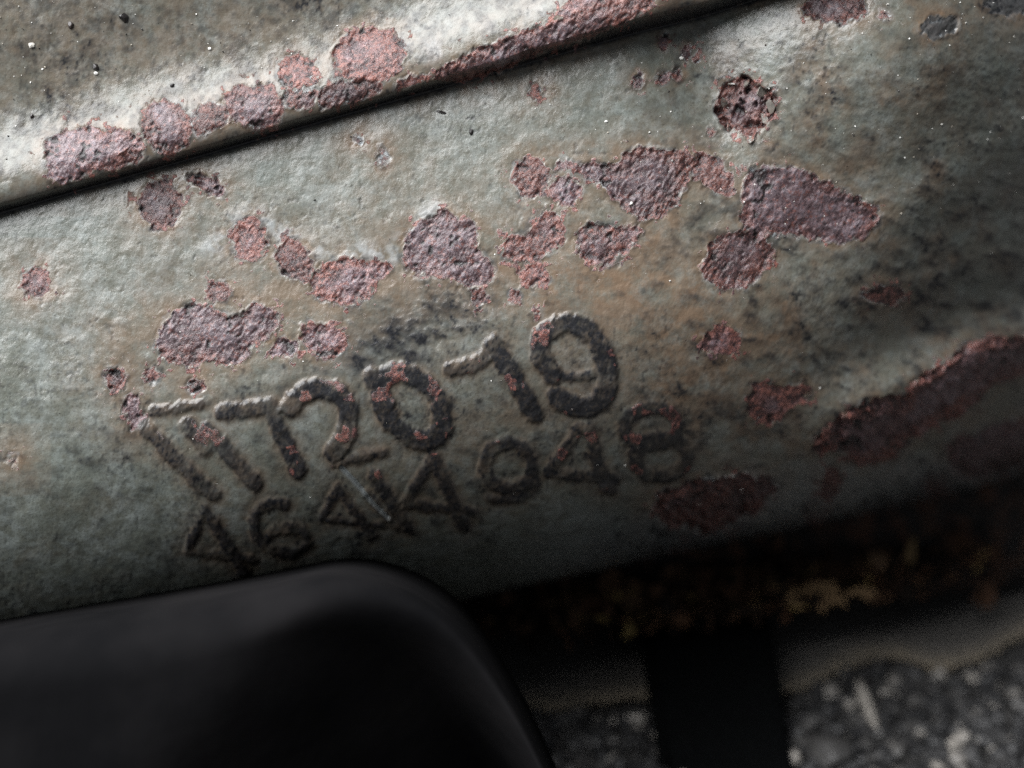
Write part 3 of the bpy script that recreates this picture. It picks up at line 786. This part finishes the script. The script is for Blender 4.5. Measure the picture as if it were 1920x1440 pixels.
# leaf litter under the casting
def litter_material():
    s = NT("dry_litter")
    at = s.t.nodes.new("ShaderNodeAttribute"); at.attribute_name = "tone"
    c = s.ramp(at.outputs['Fac'], [(0.0, (0.010, 0.007, 0.005)), (0.5, (0.07, 0.034, 0.018)), (0.85, (0.14, 0.085, 0.05)), (1.0, (0.26, 0.19, 0.07))])
    return s.fin(c, 0.8, s.bump(s.noise(1.2, 4), 0.6, 0.4), 0.2)
def leaf_mesh(seed):
    rr = random.Random(seed); bm = bmesh.new(); n = 6
    L_, W_ = 1.0, rr.uniform(.18, .5); rows = []
    for k_ in range(n):
        t = k_ / (n - 1); w = W_ * math.sin(math.pi * (0.08 + 0.88 * t)) * rr.uniform(.7, 1.2)
        z = 0.25 * math.sin(t * 3 + seed) 
        rows.append([bm.verts.new(((t - .5) * L_, a * w, z + abs(a) * 0.15 * rr.uniform(.3, 1.3))) for a in (-1, 0, 1)])
    for a, b in zip(rows[:-1], rows[1:]):
        for k_ in range(2): bm.faces.new((a[k_], a[k_ + 1], b[k_ + 1], b[k_]))
    g = bmesh.ops.extrude_face_region(bm, geom=bm.faces[:])
    for v in [q for q in g['geom'] if isinstance(q, bmesh.types.BMVert)]: v.co.z += 0.03
    me = bpy.data.meshes.new("leaf"); bm.to_mesh(me); bm.free(); return me
leaves = [leaf_mesh(k_) for k_ in range(6)]
items = []
for _ in range(620):
    px = r.gauss(1360, 250); py = 1118 - 0.12 * (px - 1330) + r.gauss(0, 24)
    p = at_depth(px, py, float(wall_z(px)) + r.uniform(0.0, 4.0))
    s_ = r.uniform(0.002, 0.007)
    items.append((r.randrange(6), Matrix.Translation(p) @ Euler((r.uniform(-1.2, 1.2), r.uniform(-1.2, 1.2), r.uniform(0, 6.3))).to_matrix().to_4x4() @ Matrix.Scale(s_, 4), r.random() ** 2.0))
MAT_LIT = litter_material()
tag(link("leaf_litter", merge_scatter("leaf_litter", leaves, items), MAT_LIT), "brown dry leaf litter in the shade under the casting", "leaf litter", kind="stuff")

# ------------------------------------------------------------------ grit, painted glints and crumbs on the casting
def surf(px, py):
    j = np.argmin((PX - px) ** 2 + (PY - py) ** 2)
    return Vector(PWf[j]) + BASE, Vector(NWf[j])
def grit_material():
    s = NT("grit")
    at = s.t.nodes.new("ShaderNodeAttribute"); at.attribute_name = "tone"
    c = s.ramp(at.outputs['Fac'], [(0.0, (0.012, 0.011, 0.011)), (0.45, (0.04, 0.028, 0.022)), (0.7, (0.30, 0.26, 0.20)), (1.0, (0.80, 0.79, 0.75))])
    return s.fin(c, 0.35, None, 0.5)
MAT_GRIT = grit_material()
PXf, PYf = PX.reshape(-1), PY.reshape(-1)
rg = random.Random(23); items = []
cand = np.nonzero((PXf > -200) & (PXf < 2120) & (PYf > -150) & (PYf < 950))[0]
EDf, RUf = EDGE.reshape(-1), RUST.reshape(-1)
made = 0
while made < 1100:
    j = int(cand[rg.randrange(len(cand))]); x, y = PXf[j], PYf[j]
    w = 0.12
    if EDf[j] > 110: w = 1.0
    elif x > 1250 and y < 420: w = 1.0
    elif x > 1000 and y < 300: w = 0.5
    if rg.random() > w: continue
    made += 1
    s_ = rg.choice((0.00007, 0.00008, 0.0001, 0.00014, 0.00022)) * rg.uniform(.7, 1.3)
    p = Vector(PWf[j]) + BASE + Vector(NWf[j]) * s_ * 0.3
    tone = rg.choice((0.05, 0.1, 0.3, 0.75, 0.9, 1.0, 1.0))  # white tones are pale grains and also painted glints
    items.append((rg.randrange(8), Matrix.Translation(p) @ Euler((rg.uniform(0, 6), rg.uniform(0, 6), 0)).to_matrix().to_4x4() @ Matrix.Scale(s_, 4), tone))
tag(link("grit_and_glints", merge_scatter("grit_and_glints", stones, items), MAT_GRIT), "fine dark and pale grit, with white specks painted as glints, over the casting", "grit", kind="stuff")
def crumb(name, px, py, r_mm, sq, tone, label, rot=0.0, group=None):
    r_mm *= 0.8
    me = rough_rock(name, r_mm * 0.001, int(px + py), sq, 2)
    a = me.attributes.new("tone", 'FLOAT', 'POINT'); a.data.foreach_set("value", np.full(len(me.vertices), tone, np.float32))
    p, n = surf(px, py); o = link(name, me, MAT_GRIT)
    o.location = p + n * (r_mm * 0.001 * sq[2] * 0.2)
    o.rotation_euler = (n.to_track_quat('Z', 'Y') @ Euler((0, 0, rot)).to_quaternion()).to_euler()
    return tag(o, label, "crumb", group)
crumb("dirt_crumb", 885, 246, 1.0, (.7, 1.0, .5), 0.05, "small black upright crumb on clean grey paint below the rim")
crumb("dirt_flake", 828, 211, 1.25, (1.0, .42, .3), 0.08, "thin black flake lying just under the rim, left of the black crumb", -0.2)
crumb("dirt_crumb", 232, 34, 1.5, (1.1, .8, .6), 0.04, "largest dark crumb on the shelf above the rim near the top edge")
crumb("dirt_crumb", 132, 46, 0.9, (.8, 1.2, .6), 0.25, "brown crumb on the shelf near the upper left corner")
crumb("dirt_crumb", 180, 124, 0.9, (.9, 1, .6), 0.1, "dark crumb with a pale grain beside it, mid shelf above the rim")
crumb("pale_grain", 58, 84, 0.9, (1, .9, .7), 0.85, "pale round grain on the shelf in the upper left corner")
crumb("pale_grain", 181, 138, 0.55, (1, .9, .8), 1.0, "tiny white grain just below a dark crumb on the shelf")
crumb("pale_grain", 392, 92, 0.5, (1, .9, .8), 1.0, "single white grain in the middle of the shelf above the rim")
crumb("dirt_crumb", 322, 160, 0.7, (1, .9, .6), 0.05, "small black crumb just above the rim bead")
crumb("dirt_crumb", 60, 217, 0.8, (.8, 1, .6), 0.2, "brown crumb on the shelf near the left edge")
crumb("pale_grain", 1137, 227, 0.45, (1.2, .7, .6), 1.0, "tiny white grain on grey paint left of the crater")
crumb("pale_grain", 1278, 110, 0.5, (1.2, .8, .7), 1.0, "white grain among the small rust spots below the rim")
crumb("pale_grain", 1184, 381, 0.5, (1, 1, .9), 0.9, "tiny pale bead at the lower edge of the large dark rust patch")
# flakes standing up round the crater
def flake(px, py, L_, W_, tilt, rot, tone, seed):
    rr = random.Random(seed); bm = bmesh.new(); n = 7
    ring = [bm.verts.new((math.cos(6.283 * k_ / n) * L_ * rr.uniform(.6, 1.1) * .001, math.sin(6.283 * k_ / n) * W_ * rr.uniform(.6, 1.1) * .001, rr.uniform(-.1, .1) * .001)) for k_ in range(n)]
    bm.faces.new(ring); g = bmesh.ops.extrude_face_region(bm, geom=bm.faces[:])
    for v in [q for q in g['geom'] if isinstance(q, bmesh.types.BMVert)]: v.co.z += 0.00025
    me = bpy.data.meshes.new("paint_flake"); bm.to_mesh(me); bm.free()
    at = me.color_attributes.new("wear", 'FLOAT_COLOR', 'POINT')
    at.data.foreach_set("color", np.tile(np.array([tone * .5, .1, .8, .15], np.float32), len(me.vertices)))
    p, n_ = surf(px, py)
    o = link("paint_flake", me, MAT_CAST, casting)
    q = n_.to_track_quat('Z', 'Y') @ Euler((0, 0, rot)).to_quaternion() @ Euler((0, tilt * 0.6, 0)).to_quaternion()
    o.location = p - BASE + n_ * 0.0004; o.rotation_euler = q.to_euler()
for k_, (x, y, l, w, t_, ro, tn) in enumerate(((1425, 172, 2.2, 1.2, .5, .4, .3), (1370, 152, 1.4, .9, -.6, 1.2, .4), (1448, 200, 1.0, 1.8, .8, .1, .4), (1400, 158, 1.5, .8, .7, 2.2, .8), (1356, 190, .9, 1.6, -.6, .2, .7), (1362, 240, 1.3, .8, -.5, .8, .9), (1408, 262, 1.1, .8, .4, 1.6, .9), (1432, 225, .9, 1.3, .6, .5, .8))):
    flake(x, y, l, w, t_, ro, tn, 60 + k_)

def ground_piece(name, px, py, r_mm, sq, tone, label, cat, rotz=0.0):
    me = rough_rock(name, r_mm * 0.001, int(px), sq, 3, 0.2)
    a = me.attributes.new("tone", 'FLOAT', 'POINT'); a.data.foreach_set("value", np.full(len(me.vertices), tone, np.float32))
    for p_ in me.polygons: p_.use_smooth = True
    o = link(name, me, MAT_GRAVEL); p = on_ground(px, py, 0.002); o.location = p; o.location.z = r_mm * 0.001 * sq[2] * 0.7
    o.rotation_euler = (0, 0, rotz); return tag(o, label, cat)
ground_piece("pale_stick", 1628, 1322, 12.0, (.17, 1.0, .22), 1.0, "short pale stick lying on the gravel right of the black bar", "stick", 0.08)
ground_piece("grey_stone", 1545, 1405, 7.0, (.9, 1.1, .45), 0.72, "flat grey stone beside the lower end of the black bar", "stone", 0.4)
ground_piece("tan_pebble", 1812, 1380, 2.4, (1.3, .8, .7), 0.97, "small tan pebble on the gravel near the right edge", "pebble", -0.5)

# a wisp of yellow straw caught under the lower edge
def straw():
    bm = bmesh.new(); rr = random.Random(9)
    for k_ in range(11):
        a = at_depth(1470 + rr.uniform(0, 130), 1128 + rr.uniform(-16, 10), float(wall_z(1530)) + rr.uniform(4, 8))
        ang = rr.gauss(0.15, 0.5); L_ = rr.uniform(0.003, 0.009); w = 0.0005
        dx, dz = math.cos(ang), math.sin(ang); pts = []
        for t in (0, .35, .7, 1.0):
            pts.append(a + Vector((dx * L_ * t, -0.001 * t, dz * L_ * t + 0.0012 * math.sin(t * 3))))
        prev = None
        for q in pts:
            cur = [bm.verts.new(q + Vector(o_)) for o_ in ((-dz * w, 0, dx * w), (dz * w, -w, -dx * w), (0, w, 0))]
            if prev:
                for m_ in range(3): bm.faces.new((prev[m_], prev[(m_ + 1) % 3], cur[(m_ + 1) % 3], cur[m_]))
            prev = cur
    me = bpy.data.meshes.new("straw_wisp"); bm.to_mesh(me); bm.free()
    a = me.attributes.new("tone", 'FLOAT', 'POINT'); a.data.foreach_set("value", np.full(len(me.vertices), 0.88, np.float32))
    return me
tag(link("straw_wisp", straw(), MAT_LIT), "wisp of yellow straw in the dark gap above the black bar", "straw")
